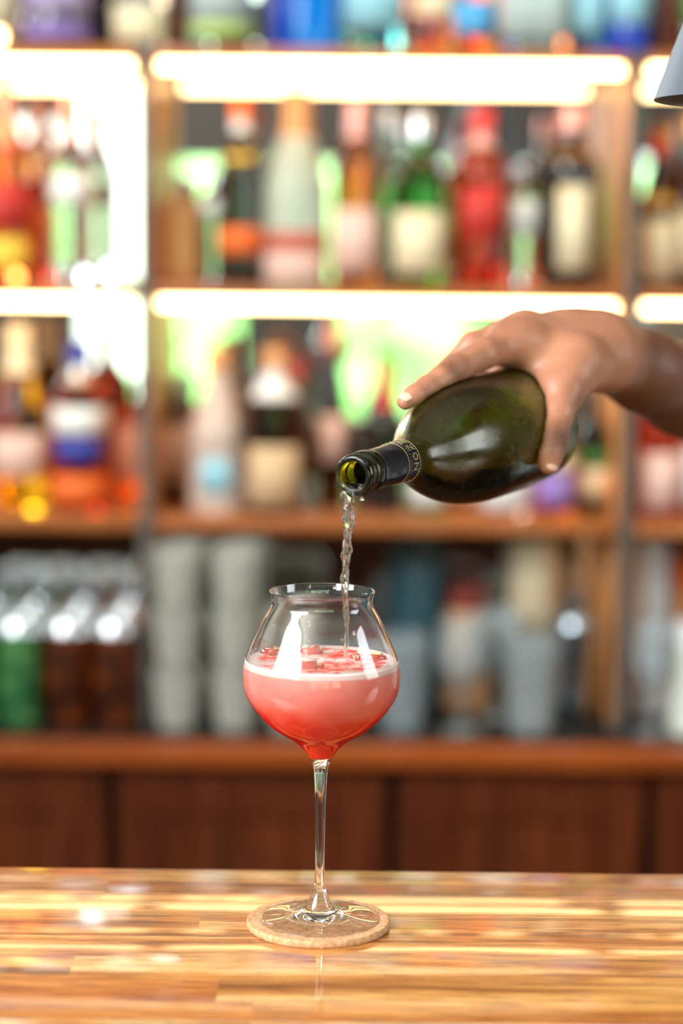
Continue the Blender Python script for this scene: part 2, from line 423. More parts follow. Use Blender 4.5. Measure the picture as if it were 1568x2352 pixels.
for (a, b, c_, shp, g_, cp, ds, lb) in T: bottle(a, b, c_, Z1, YA, shp, g_, cp, ds, lb)
def small_ball():
    c = at(646, 20, 3.36)
    t_ = thing('bottle', 'small round blue bottle on the top shelf left of the bright blue one', 'bottle', (c.x, 3.36, Z1 + .0005))
    lathe('glass_body', catmull([(0, 0), (.012, .001), (.016, .03), (.018, .06), (.014, .09), (.008, .11), (.007, .14)], 4) + [(0, .14)], G['navy'], t_, seg=24)
    lathe('cap', [(0, .137), (.009, .137), (.009, .155), (0, .156)], L['silver'], t_, seg=16)
small_ball()

# second shelf ----------------------------------------------
S2 = [
 (-40, 66, 190, 3.36, 'spirit', 'orange', 'copper', 'orange-red bottle with a yellow label at the left edge of the second shelf', [(.06, .22, 'yellow'), (.26, .5, 'red')], (.66, .9, 'copper')),
 (58, 134, 330, 3.43, 'spirit', 'red', 'silver', 'red-orange bottle behind the yellow-labelled one at the far left of the second shelf', [(.3, .5, 'orange', .7)], None),
 (112, 216, 215, 3.36, 'wine', 'clear', 'copper', 'clear bottle with a copper cap against the bright mirror, left of the left upright', [(.42, .56, 'white', .6)], (.76, .9, 'copper')),
 (352, 446, 400, 3.40, 'square', 'peach', 'silver', 'short light amber square bottle beside the left upright on the second shelf', [(.66, .74, 'greyl', .6)], None),
 (460, 526, 395, 3.40, 'short', 'clear', 'silver', 'small clear bottle right of the short amber one', [(.62, .75, 'white', .8)], None),
 (502, 600, 215, 3.36, 'wine', 'black', 'orange', 'dark bottle with an orange foil neck and gold medallion', [(.16, .30, 'orange', .8), (.60, .68, 'yellow', .5)], (.80, .92, 'white')),
 (602, 754, 205, 3.38, 'sloped', 'frost', 'tan', 'large pale green clear bottle with a red and white label', [(.17, .27, 'redl', .7), (.04, .165, 'pink', .7)], (.76, .9, 'tan')),
 (765, 868, 235, 3.36, 'spirit', 'amber', 'rose', 'amber bottle with a pink label and rose cap on the second shelf', [(.08, .42, 'pink', .9)], (.80, .9, 'rose')),
 (862, 916, 250, 3.46, 'wine', 'grey', 'silver', 'slim smoky clear bottle behind, between the amber and green bottles', [], None),
 (900, 1022, 265, 3.36, 'wine', 'green', 'silver', 'bright green bottle with a cream label on the second shelf', [(.08, .44, 'cream', .7)], None),
 (1000, 1050, 430, 3.45, 'short', 'clear', 'white', 'small clear bottle tucked between the green and red bottles', [(.3, .7, 'pink')], None),
 (1040, 1166, 250, 3.36, 'spirit', 'red', 'red', 'red bottle with a red cap in the middle of the second shelf', [(.28, .56, 'red', .45), (.62, .72, 'gold', .8)], (.78, .9, 'rose')),
 (1150, 1240, 380, 3.40, 'short', 'clear', 'silver', 'clear bottle right of the red bottle', [(.42, .72, 'white', .6)], None),
 (1242, 1376, 245, 3.36, 'spirit', 'black', 'rose', 'dark brown-black bottle with a narrow cream label by the right upright', [(.1, .56, 'cream', .32), (.66, .74, 'gold', .9)], None),
 (1462, 1550, 315, 3.36, 'sloped', 'black', 'red', 'dark bottle with a red cap and cream label right of the right upright', [(.06, .46, 'cream', .9)], (.55, .62, 'gold')),
 (1534, 1640, 260, 3.40, 'sloped', 'brown', 'gold', 'brown bottle with a gold cap cut off by the right edge of the second shelf', [(.1, .45, 'cream', .9)], None),
]
for (a, b, c_, Y, shp, g_, cp, ds, lb, fo) in S2: bottle(a, b, c_, Z2, Y, shp, g_, cp, ds, lb, fo, capz=.88)

# third shelf -----------------------------------------------
S3 = [
 (-30, 112, 745, 3.38, 'sloped', 'gold', 'cream', 'golden bottle with a pale label at the left edge of the third shelf', [(.18, .42, 'pink', .6)], (.74, .9, 'cream')),
 (118, 246, 785, 3.36, 'spirit', 'red', 'blue', 'bottle with a blue cap and dark red body on the third shelf', [(.30, .44, 'blue', .6), (.46, .62, 'white', .9), (.05, .22, 'orange', .9)], (.76, .88, 'silver')),
 (262, 322, 880, 3.44, 'spirit', 'amber', 'dark', 'amber bottle with a pink label just left of the left upright on the third shelf', [(.2, .66, 'pink', .9)], None),
 (346, 402, 880, 3.44, 'spirit', 'brown', 'dark', 'brown bottle with a pink label just right of the left upright on the third shelf', [(.2, .66, 'pink', .9)], None),
 (398, 446, 870, 3.46, 'wine', 'clear', 'silver', 'slim clear bottle beside the brown pink-labelled one', [(.4, .6, 'white')], None),
 (438, 562, 800, 3.36, 'sloped', 'blush', 'tan', 'pale pinkish bottle with a cork stopper and a light blue mark', [(.12, .34, 'lblue', .35), (.40, .60, 'pink', .7)], None),
 (570, 694, 800, 3.34, 'spirit', 'brown', 'tan', 'whisky-brown bottle with a cork top and large cream label', [(.06, .42, 'tanl', .7)], (.7, .88, 'white')),
 (648, 722, 830, 3.46, 'wine', 'grey', 'red', 'clear bottle with a small pinkish red cap standing behind the whisky-brown one', [], None),
 (732, 800, 740, 3.42, 'sloped', 'brown', 'orange', 'tall brown bottle with an orange cap above the mouth of the poured bottle', [(.25, .5, 'pink', .7)], None),
 (806, 866, 990, 3.44, 'short', 'black', 'dark', 'short black bottle behind the neck of the poured bottle', [], None),
 (846, 934, 840, 3.38, 'wine', 'black', 'red', 'black wine bottle with a dark red neck seen against the green reflection', [(.15, .4, 'black', .8)], (.72, .88, 'red')),
 (944, 1026, 930, 3.38, 'spirit', 'green', 'silver', 'green bottle with a white label partly hidden behind the poured bottle', [(.08, .4, 'white', .8)], None),
 (1030, 1100, 930, 3.42, 'spirit', 'amber', 'gold', 'amber bottle hidden behind the body of the poured bottle', [(.1, .4, 'cream', .8)], None),
 (1110, 1230, 900, 3.36, 'spirit', 'pink', 'white', 'bottle with a broad pinkish white label below the bartender\'s thumb', [(.06, .44, 'white', .9)], None),
 (1236, 1336, 890, 3.36, 'spirit', 'orange', 'gold', 'orange-red bottle with a violet label beside the base of the poured bottle', [(.08, .34, 'purple', .6), (.36, .5, 'cream', .7)], None),
 (1346, 1424, 890, 3.40, 'wine', 'dgreen', 'dark', 'dark green bottle with a cream label by the right upright on the third shelf', [(.12, .36, 'cream', .8), (.38, .5, 'green', .8)], None),
 (1462, 1560, 960, 3.34, 'short', 'orange', 'red', 'orange bottle with a pinkish white label right of the right upright, under the forearm', [(.1, .66, 'pink', .9)], None),
 (1546, 1660, 940, 3.38, 'short', 'red', 'red', 'red-topped bottle with a white label cut off by the right edge', [(.1, .66, 'white', .9), (.68, .76, 'red', .9)], None),
]
for (a, b, c_, Y, shp, g_, cp, ds, lb, fo) in S3: bottle(a, b, c_, Z3, Y, shp, g_, cp, ds, lb, fo, capz=.88)
def carton(xl, xr, ytop, zs, Y, d, m, m2, desc):
    X = at((xl + xr) / 2, 1000, Y).x; zt = at(xl, ytop, Y).z; wd = (xr - xl) / F * Y
    t_ = thing('carton', desc, 'box', (X, Y, zs + .0005))
    box('box_body', -wd / 2, wd / 2, -d / 2, d / 2, 0, zt - zs, m, t_, .001)
    box('box_band', -wd / 2 - .0004, wd / 2 + .0004, -d / 2 - .0004, d / 2 + .0004, (zt - zs) * .3, (zt - zs) * .62, m2, t_)
carton(1476, 1620, 955, Z3, 3.47, .06, L['red'], L['pink'], 'bright red carton behind the bottles at the right edge, below the forearm')

# ------------------------------------------------------------------ things on the back counter
ZL = ZC + .0035
M_cang = mat('green_can_print', (28, 110, 62), .35, .3); t = NT(M_cang)
t.l(t.ramp(t.noise(t.coords((1, 1, 1)), 28, 3), [(.4, (20, 92, 52)), (.62, (96, 150, 84))]), t.b.inputs['Base Color'])
M_canb = mat('brown_can_print', (100, 42, 8), .35, .3); t = NT(M_canb)
t.l(t.ramp(t.noise(t.coords((1, 1, 1)), 24, 3), [(.42, (48, 18, 4)), (.6, (124, 56, 12))]), t.b.inputs['Base Color'])
M_lid = mat('can_lid_metal', (232, 238, 240), .28, .85)
def can_template(m):
    e = bpy.data.objects.new('drink_can', None); COL.objects.link(e)
    lathe('can_body', [(0, 0), (.024, 0), (.033, .008), (.033, .146), (.0325, .149)], m, e, seg=28)
    lathe('can_lid', [(.0327, .149), (.0315, .158), (.0275, .166), (.0285, .169), (.027, .1695), (.0262, .166), (0, .1655)], M_lid, e, seg=28)
    return e
first = {}
colx = [(-60, 'g'), (45, 'g'), (156, 'b'), (264, 'b')]
nm = {0: 'front', 1: 'second', 2: 'third'}
for ci, (px, k) in enumerate(colx):
    for r_ in range(3):
        Y = 3.27 + .0685 * r_ + (.0 if px > 0 else 0)
        X = at(px, 1500, 3.27).x
        if k not in first: e = first[k] = can_template(M_cang if k == 'g' else M_canb)
        else:
            s_ = first[k]; e = s_.copy(); COL.objects.link(e)
            for ch in list(s_.children):
                c2 = ch.copy(); COL.objects.link(c2); c2.parent = e
        e.location = (X, Y, ZL)
        where = ['cut off by left edge', 'near left edge', 'second from left upright', 'beside left upright'][ci]
        tag(e, f"{'green' if k == 'g' else 'brown'} drink can with a silver lid, {nm[r_]} row, {where}", 'can', 'drink cans standing in rows on the back counter')

M_tum = mat('tumbler_glass', (228, 226, 214), .12, trans=.6, ior=1.45)
def tumbler_mesh(rb, rt, h, th=.0028):
    pr = [(0, 0), (rb * .9, 0), (rb, .002), (rt, h - .001), (rt - th / 2, h), (rt - th, h - .001), (rb - th, .012), (rb * .7, .009), (0, .009)]
    vs, fs = lathe_data(pr, 28); me = bpy.data.meshes.new('tumbler'); me.from_pydata(vs, [], fs); me.update()
    me.polygons.foreach_set('use_smooth', [True] * len(me.polygons)); me.set_sharp_from_angle(angle=math.radians(40)); me.materials.append(M_tum); return me
tm = tumbler_mesh(.030, .039, .094)
lev = ['at the bottom', 'in the middle', 'at the top']
for ci, (px, wh) in enumerate(((408, 'beside the left upright'), (541, 'halfway to the cocktail glass'), (668, 'behind the cocktail glass'))):
    for r_ in range(2):
        for k in range(3):
            if ci == 2 and k == 2: continue
            Y = 3.27 + .083 * r_ ; X = at(px, 1500, 3.27).x + .012 * r_
            o = bpy.data.objects.new('tumbler', tm); COL.objects.link(o); o.location = (X, Y, ZL + k * .0945)
            tag(o, f"clear tumbler {lev[k]} of the {'front' if r_ == 0 else 'rear'} stack {wh}", 'glass', 'stacked tumblers on the back counter')
def shell(name, outer, th, m, loc, label, cat, group=None, seg=32):
    inner = [(max(r - th, 0), z + (th if i == 0 else 0)) for i, (r, z) in enumerate(outer)]
    inner = [(r, max(z, outer[0][1] + th)) for r, z in inner]
    pr = [(0, outer[0][1])] + outer + [(r, z) for r, z in inner[::-1]] + [(0, inner[0][1])]
    o = lathe(name, pr, m, None, seg, loc, 45); tag(o, label, cat, group); return o
M_hi = mat('drinking_glass', (236, 244, 246), .05, trans=.85)
def hiball(px, r, h, Y, label):
    X = at(px, 1500, Y).x
    return shell('highball_glass', [(r * .8, 0), (r * .86, .004), (r, h * .5), (r * 1.04, h)], .0025, M_hi, (X, Y, ZL), label, 'glass', 'loose glassware on the back counter')
hiball(752, .032, .13, 3.28, 'clear tall glass standing on the back counter directly behind the cocktail glass')
hiball(838, .034, .13, 3.36, 'clear tall glass on the back counter just behind the right side of the cocktail bowl')
hiball(925, .036, .15, 3.27, 'clear tall glass on the back counter right of the cocktail bowl')
M_steel = mat('brushed_steel', (170, 180, 188), .25, .95)
def wineglass(px, Y, s, label):
    X = at(px, 1500, Y).x
    t_ = thing('stemmed_glass', label, 'glass', (X, Y, ZL), 'loose glassware on the back counter')
    lathe('foot', [(0, 0), (.034 * s, 0), (.034 * s, .0015), (.01 * s, .005), (.004 * s, .012)], M_hi, t_, 28)
    lathe('stem', [(.004 * s, .012), (.0035 * s, .04), (.004 * s, .065)], M_hi, t_, 20)
    o = catmull([(.004 * s, .065), (.02 * s, .075), (.038 * s, .105), (.04 * s, .13), (.033 * s, .175)], 4)
    lathe('bowl', o + [(r - .0012, z) for r, z in o[::-1] if r > .006] + [(0, .07)], M_hi, t_, 28)
wineglass(1062, 3.27, 1.0, 'stemmed clear glass on the back counter below the body of the poured bottle')
wineglass(1145, 3.36, 1.05, 'stemmed clear glass on the back counter, left of the steel shaker')
hiball(1222, .040, .15, 3.27, 'wide clear glass on the back counter below the bartender\'s thumb')
def shaker(px, Y, label):
    X = at(px, 1500, Y).x
    t_ = thing('cocktail_shaker', label, 'shaker', (X, Y, ZL))
    lathe('cup', catmull([(.026, 0), (.03, .03), (.038, .11), (.042, .15)], 4)[:] , M_steel, t_, 28)
    lathe('base', [(0, 0), (.026, 0)], M_steel, t_, 28)
    lathe('lid', catmull([(.0425, .15), (.036, .165), (.022, .178), (.014, .186)], 3) + [(.013, .2), (0, .202)], M_steel, t_, 28)
shaker(1325, 3.37, 'steel cocktail shaker on the back counter near the right upright')
def jar(px, Y, r, h, body, lid, label, lz=.8):
    X = at(px, 1500, Y).x
    t_ = thing('jar', label, 'jar', (X, Y, ZL))
    lathe('jar_body', catmull([(0, 0), (r * .95, 0.0), (r, .01), (r, h * lz * .9), (r * .85, h * lz)], 3) + [(0, h * lz)], body, t_, 28)
    lathe('jar_lid', [(0, h * lz + .0003), (r * .9, h * lz + .0003), (r * .9, h), (0, h)], lid, t_, 28)
jar(1075, 3.445, .036, .20, L['tan'], pm('maroon_lid', (120, 40, 28)), 'tan jar with a dark red lid behind the glasses right of the cocktail')
jar(962, 3.48, .046, .26, mat('teal_tin', (40, 74, 80), .4), L['dark'], 'dark teal tin at the back of the counter right of the cocktail', .9)
jar(1225, 3.485, .045, .27, mat('cream_tin', (206, 186, 150), .5), L['cream'], 'cream tin at the back under the third shelf, near the right upright', .7)
jar(1484, 3.43, .034, .275, L['white'], L['white'], 'tall white canister just right of the right upright on the back counter')
jar(1570, 3.49, .042, .24, mat('orange_tin', (224, 150, 92), .5), L['orange'], 'orange canister behind the white jar at the right edge')
jar(1592, 3.29, .034, .17, mat('pale_jar', (216, 220, 206), .4), L['white'], 'pale squat jar at the right edge of the back counter')
wineglass(1500, 3.27, .8, 'stemmed clear glass at the right end of the back counter')

# ------------------------------------------------------------------ pendant lamp over the bar
lc = at(1503, 226, 1.62)
RL = .115
lamp = thing('pendant_lamp', 'grey metal cone pendant lamp cut off at the top right corner', 'lamp', (lc.x + RL, 1.62, lc.z - .0))
M_lamp = mat('grey_lacquer', (84, 90, 98), .5)
M_lin = mat('lamp_inside', (84, 62, 46), .6)
hh = .30
lathe('lamp_shade', [(RL, 0), (RL - .006 - hh * .0, .0), (RL - .003, .0)][:1] + [(RL, .0), (RL - .36 * .24, .24), (.020, .262), (.018, .30)], M_lamp, lamp, 72)
lathe('shade_lining', [(RL, 0), (RL - .003, .0005), (RL - .003 - .36 * .235, .235), (0, .25)], M_lin, lamp, 72)
lathe('lamp_socket', [(0, .12), (.02, .12), (.02, .25), (0, .25)], L['dark'], lamp, 24)
lathe('bulb', catmull([(0, .03), (.02, .035), (.03, .06), (.022, .09), (.014, .12)], 4), mat('bulb_glass', (245, 235, 215), .3), lamp, 24)
lathe('cord', [(.003, .30), (.003, RZ - lc.z)], L['dark'], lamp, 8)

# ------------------------------------------------------------------ coaster and cocktail glass
GX, GY = -.0125, 1.4667
M_cork = mat('cork', (205, 160, 118), .85); t = NT(M_cork)
v = t.coords((1, 1, 1)); a = t.noise(v, 650, 3, .6); b = t.noise(v, 260, 2, .6)
cc = t.mix(t.ramp(b, [(.35, (0, 0, 0)), (.6, (255, 255, 255))]), lin((186, 136, 92)), lin((208, 162, 120)))
cc = t.mix(t.ramp(a, [(.30, (255, 255, 255)), (.40, (0, 0, 0))]), cc, lin((120, 72, 40)))
t.l(cc, t.b.inputs['Base Color']); t.bump(a, .6, .0006)
vs, fs = lathe_data([(0, 0), (.0492, 0), (.0497, .0006), (.0498, .0022), (.0497, .0040), (.0490, .0050), (0, .0050)], 360)
vs = [((x * (1 + (.006 * noise.noise(Vector((x * 700, y * 700, z * 900))) if x * x + y * y > .0023 and z < .0049 else 0))),
       (y * (1 + (.006 * noise.noise(Vector((x * 700, y * 700, z * 900))) if x * x + y * y > .0023 and z < .0049 else 0))), z) for x, y, z in vs]
o = mesh('coaster', vs, fs, M_cork); o.data.set_sharp_from_angle(angle=math.radians(50)); o.location = (GX - .0007, GY, 1.0801)
tag(o, 'round cork coaster on the bar under the cocktail glass', 'coaster')
ZG = 1.0849
M_glass = mat('crystal_glass', (252, 253, 253), 0.0, trans=1, ior=1.47, raw=(.99, .995, .99, 1))
wg = thing('cocktail_glass', 'tall stemmed round-bowled wine glass holding the pink cocktail', 'glass', (GX, GY, ZG))
out_foot = [(0, .0016), (.006, .0016), (.013, .0012), (.020, .0006), (.026, .0000), (.0400, .0000), (.0408, .0006), (.0407, .0013), (.034, .0022), (.024, .0034), (.0165, .0050), (.0118, .0072), (.0090, .0102), (.0066, .0150), (.0046, .0200), (.0037, .0250)]
out_stem = [(.0037, .0250), (.00335, .032), (.0032, .045), (.0034, .070), (.0037, .085), (.0042, .097), (.0047, .1045)]
out_bowl = [(.0047, .1045), (.0056, .1095), (.0078, .1149), (.0120, .1210), (.0186, .1272), (.0260, .1317), (.0332, .1363), (.0400, .1425), (.0462, .1500), (.0510, .1577), (.0534, .1650), (.0541, .1725), (.0537, .1790), (.0520, .1851), (.0484, .1942), (.0443, .2033), (.0400, .2124), (.0362, .2190), (.0346, .2224), (.0346, .2262), (.0356, .2295), (.0361, .2309)]
ob = catmull(out_bowl, 5)
TH = .0009
inner = []
for i, (r, z) in enumerate(ob):
    p0 = ob[max(i - 1, 0)]; p1 = ob[min(i + 1, len(ob) - 1)]
    tx, tz = p1[0] - p0[0], p1[1] - p0[1]; l = math.hypot(tx, tz)
    th = TH + .0010 * max(0, (.126 - z) / .012)
    if z > .1125: inner.append((r - tz / l * th, z + tx / l * th))
inner = [p for p in inner if p[0] > .0008 and p[1] > .1155]
lathe('foot', [out_foot[0]] + catmull(out_foot[1:], 4), M_glass, wg, 96, split=0)
lathe('stem', catmull(out_stem, 5), M_glass, wg, 64, split=0)
rim = [(.0361, .2313), (.0357, .2316), (.0353, .2313)]
lathe('bowl', ob + rim + inner[::-1][1:] + [(0, inner[0][1] - .0004)], M_glass, wg, 128, split=0)

# cocktail: hazy coral drink, paler near the top, with foam and ice
M_drink = mat('coral_cocktail', (255, 70, 60), .4, sss=.25); t = NT(M_drink); t.b.inputs['Specular IOR Level'].default_value = 0
t.b.inputs['Subsurface Radius'].default_value = (1.0, .35, .25); t.b.inputs['Subsurface Scale'].default_value = .012
tc = t.new('ShaderNodeTexCoord'); sp = t.new('ShaderNodeSeparateXYZ'); t.l(tc.outputs['Object'], sp.inputs[0])
nz = t.noise(tc.outputs['Object'], 34, 2, .4, .3)
zf = t.math('ADD', sp.outputs['Z'], t.math('MULTIPLY', t.math('SUBTRACT', nz, .5), .034))
mr = t.new('ShaderNodeMapRange'); mr.inputs['From Min'].default_value = .112; mr.inputs['From Max'].default_value = .182
t.l(zf, mr.inputs['Value'])
colr = t.ramp(mr.outputs['Result'], [(0, (255, 130, 60)), (.10, (255, 44, 24)), (.32, (255, 24, 14)), (.50, (255, 72, 56)), (.68, (255, 132, 118)), (1, (255, 166, 156))])
t.l(colr, t.b.inputs['Base Color'])
LV = .1822
liq = [(max(ri, np.interp(z, [q[1] for q in ob], [q[0] for q in ob]) - .00035), z) for ri, z in inner if z < LV]
liq = [(float(a_), b_) for a_, b_ in liq]
rl = float(np.interp(LV, [q[1] for q in ob], [q[0] for q in ob])) - .00035
ck = thing('cocktail', 'coral pink iced cocktail filling the lower half of the bowl', 'drink', (GX, GY, ZG))
lathe('liquid', [(0, liq[0][1] - .0002)] + liq + [(rl, LV), (0, LV)], M_drink, ck, 96, split=0)
M_foam = mat('pink_foam', (255, 214, 208), .55, sss=.4); t = NT(M_foam)
t.b.inputs['Subsurface Radius'].default_value = (1, .6, .5); t.b.inputs['Subsurface Scale'].default_value = .003
v = t.coords((1, 1, 1)); nn = t.noise(v, 60, 3, .5, .8); fine = t.noise(v, 900, 2)
tc = t.new('ShaderNodeTexCoord'); vl = t.new('ShaderNodeVectorMath', operation='LENGTH'); sx = t.new('ShaderNodeVectorMath', operation='MULTIPLY')
sx.inputs[1].default_value = (1, 1, 0); t.l(tc.outputs['Object'], sx.inputs[0]); t.l(sx.outputs[0], vl.inputs[0])
ed = t.math('MULTIPLY', t.math('SUBTRACT', vl.outputs['Value'], .043), 60)
ff = t.math('ADD', nn, t.math('MAXIMUM', ed, 0))
t.l(t.ramp(ff, [(.42, (250, 84, 70)), (.48, (255, 170, 160)), (.58, (255, 222, 216))]), t.b.inputs['Base Color'])
t.bump(fine, .3, .0004)
fr = []
for k in range(26): fr.append((rl * .999 * k / 25, LV + .0003 + .0014 * (k / 25) ** 6))
vs, fs = lathe_data(fr + [(rl + .0002, LV - .0004), (float(np.interp(LV - .0024, [q[1] for q in ob], [q[0] for q in ob])) - .00028, LV - .0024)], 96)
vs = [(x, y, z + (.0011 * noise.noise(Vector((x * 120, y * 120, 3))) + .0005 * noise.noise(Vector((x * 400, y * 400, 5)))) * (1 if x * x + y * y < (rl * .9) ** 2 else 0)) for x, y, z in vs]
mesh('foam', vs, fs, M_foam, ck)
# ice cubes breaking the surface
M_ice = mat('pink_wet_ice', (255, 128, 112), .04, trans=.55, ior=1.31, sss=.3, coat=1)
M_ice.node_tree.nodes['Principled BSDF'].inputs['Subsurface Scale'].default_value = .006
def ice(px, py, sx_, sy_, sz_, rz, tilt, seed, label):
    p = ray(px, py); k = (ZG + LV - EYE.z) / p.z; c = EYE + p * k
    bm = bmesh.new(); bmesh.ops.create_cube(bm, size=1)
    bmesh.ops.bevel(bm, geom=list(bm.edges), offset=.16, segments=3, affect='EDGES')
    bmesh.ops.subdivide_edges(bm, edges=list(bm.edges), cuts=1, use_grid_fill=True)
    for v in bm.verts:
        q = v.co + Vector((seed, 0, 0)); v.co = v.co * (1 + .16 * noise.noise(q * 2.2))
        v.co = Vector((v.co.x * sx_, v.co.y * sy_, v.co.z * sz_))
    o = fromBM('ice_cube', bm, M_ice, smooth=True)
    o.location = (c.x, c.y, ZG + LV - sz_ * .5 + .0038); o.rotation_euler = (tilt, tilt * .6, rz)
    tag(o, label, 'ice cube', 'ice cubes in the cocktail')
ice(712, 1500, .020, .018, .016, .5, .16, 1.3, 'pink wet ice cube standing highest out of the drink, left of the wine stream')
ice(852, 1514, .026, .020, .016, .15, .06, 4.1, 'flat red ice cube in the drink right of the wine stream')
ice(700, 1532, .024, .016, .014, -.1, -.05, 7.7, 'low ice cube in the drink at the front left, under the white window reflection')
ice(625, 1502, .015, .016, .014, .8, .1, 9.9, 'small ice cube against the left side of the bowl')

# droplets clinging inside the bowl
M_drop = mat('water_drop', (250, 252, 252), 0, trans=1, ior=1.33)
def inner_r(z):
    zs = [p[1] for p in inner]; rs = [p[0] for p in inner]; return float(np.interp(z, zs, rs))
dme = None
def drop(az, z, s):
    global dme
    if dme is None:
        bm = bmesh.new(); bmesh.ops.create_icosphere(bm, subdivisions=3, radius=1)
        for v in bm.verts:
            if v.co.z > 0: v.co.x *= 1 - .45 * v.co.z; v.co.z *= 1.35
            v.co.y = v.co.y * .5
        me = bpy.data.meshes.new('water_drop'); bm.to_mesh(me); bm.free()
        me.polygons.foreach_set('use_smooth', [True] * len(me.polygons)); me.materials.append(M_drop); dme = me
    o = bpy.data.objects.new('water_drop', dme); COL.objects.link(o)
    r = inner_r(z) - s * .42
    o.location = (GX + r * math.sin(az), GY - r * math.cos(az), ZG + z); o.scale = (s, s, s); o.rotation_euler = (0, 0, az)
    tag(o, 'tiny clear drop clinging to the inside of the bowl above the drink', 'drop', 'drops clinging inside the cocktail bowl')
for az, z, s in ((2.9, .2285, .0013), (-.25, .217, .0009), (-.22, .2145, .0008), (-.98, .2118, .0011), (.56, .2085, .0012), (.25, .199, .0008), (.40, .1965, .0011),
                 (.33, .2052, .0006), (-.95, .1985, .0008), (-1.1, .1995, .0007), (-.2, .2045, .0007), (.72, .203, .0006), (.78, .1975, .0008), (.05, .2005, .0006), (-.30, .2115, .0006), (-1.2, .194, .0007), (.62, .192, .0007), (.9, .189, .0006)):
    drop(az, z, s)

# ------------------------------------------------------------------ poured bottle
M0 = at(810, 1092, 1.465); B0 = at(1222, 970, 1.72)
ax = (B0 - M0).normalized(); side = ax.cross(Vector((0, 0, 1))).normalized(); bup = side.cross(ax).normalized()
BL = .290
bot = thing('wine_bottle', 'dark green sparkling wine bottle tilted over the glass and pouring', 'bottle', M0 + ax * BL)
bot.matrix_world = Matrix(((side.x, bup.x, -ax.x, 0), (side.y, bup.y, -ax.y, 0), (side.z, bup.z, -ax.z, 0), (0, 0, 0, 1)))
bot.matrix_world.translation = M0 + ax * BL
bot.location = M0 + ax * BL
# local frame: z runs from the base (0) to the mouth (BL); profile written with s measured from the mouth
neck = [(.0102, .0000), (.0122, -.0002), (.0138, .0012), (.0144, .0038), (.0140, .0062), (.0131, .0074), (.0131, .0092), (.0144, .0108), (.0149, .0135), (.0149, .0185), (.0144, .0205), (.0136, .0215), (.0136, .0300), (.0140, .052)]
body = [(.0146, .070), (.0153, .078), (.0172, .0865), (.0215, .0965), (.0268, .1065), (.0325, .118), (.0385, .1335), (.0432, .1510), (.0460, .1700), (.0470, .1900), (.0472, .2150), (.0471, .2450), (.0466, .2700), (.0450, .2815), (.0405, .2885), (.034, .2900), (.026, .2885), (.012, .2850), (0, .2842)]
outer = catmull(neck, 3)[:-1] + catmull([neck[-1]] + body, 5)
inn = catmull([(.0102, .0000), (.0094, .0015), (.0092, .010), (.0094, .03), (.0098, .052), (.0108, .070), (.0118, .078), (.0138, .0865), (.0182, .0965), (.0236, .1065), (.0293, .118), (.0352, .1335), (.0400, .1510), (.0428, .1700), (.0438, .19), (.0440, .215), (.0439, .245), (.0432, .268), (.0408, .2785), (.035, .2825), (.026, .2815), (.012, .2780), (0, .2775)], 4)
M_bot = mat('olive_bottle_glass', (106, 106, 6), .03, trans=1, ior=1.5); t = NT(M_bot)
v = t.coords((1, 1, 1)); f = t.noise(v, 55, 5, .65)
t.l(t.ramp(f, [(.38, (.13, .13, .13, 1)), (.64, (.32, .32, .32, 1))]), t.b.inputs['Roughness'])
gc = mat
allp = [(r, BL - s) for r, s in outer[::-1]] + [(r, BL - s) for r, s in inn]
gb = lathe('glass_body', allp, M_bot, bot, 96, split=0)
M_boti = mat('olive_bottle_glass_inside', (178, 172, 28), .02, trans=1, ior=1.5)
gb.data.materials.append(M_boti)
n_out = (len(outer) - 1) * 96
for p in gb.data.polygons:
    if p.index > n_out: p.material_index = 1
# wine inside, cut by a level plane
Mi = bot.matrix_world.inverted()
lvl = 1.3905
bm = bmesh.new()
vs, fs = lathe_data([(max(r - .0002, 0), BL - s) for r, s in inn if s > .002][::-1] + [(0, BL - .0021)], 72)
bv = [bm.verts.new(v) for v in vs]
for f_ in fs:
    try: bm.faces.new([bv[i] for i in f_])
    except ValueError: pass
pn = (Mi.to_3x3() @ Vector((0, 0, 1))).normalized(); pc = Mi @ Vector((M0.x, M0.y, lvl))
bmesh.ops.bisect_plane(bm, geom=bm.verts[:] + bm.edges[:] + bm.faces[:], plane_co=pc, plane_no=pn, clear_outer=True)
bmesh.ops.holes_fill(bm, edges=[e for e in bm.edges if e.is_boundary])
M_wine = mat('darkened_wine', (34, 36, 20), 0, trans=1, ior=1.34)  # pale wine coloured dark, standing for the dark refraction in the lower bottle
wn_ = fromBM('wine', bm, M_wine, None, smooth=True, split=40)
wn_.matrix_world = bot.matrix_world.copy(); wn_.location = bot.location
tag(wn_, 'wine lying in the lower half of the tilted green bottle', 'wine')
# neck foil with two gold lines and lettering
M_foil = mat('navy_foil', (12, 16, 24), .32, .1, coat=.3); t = NT(M_foil)
t.bump(t.noise(t.coords((1, 1, .4)), 180, 4, .6), .35, .0008)
M_gold = mat('gold_print', (206, 190, 140), .35, .7)
def fr_(s):
    return float(np.interp(s, [p[1] for p in outer[:110]], [p[0] for p in outer[:110]])) + .0004
fv = []; fn = 96; rowsN = 16
for j in range(rowsN + 1):
    for i in range(fn):
        a = 2 * PI * i / fn
        s0 = .0213 + .0012 * noise.noise(Vector((math.cos(a) * 3, math.sin(a) * 3, 1))) + .0006 * noise.noise(Vector((math.cos(a) * 11, math.sin(a) * 11, 5)))
        s = s0 + (.0715 - s0) * j / rowsN
        r = fr_(s) + .00025 * noise.noise(Vector((math.cos(a) * 4, math.sin(a) * 4, s * 120))) + (.0006 if j == 0 else 0)
        fv.append((r * math.cos(a), r * math.sin(a), BL - s))
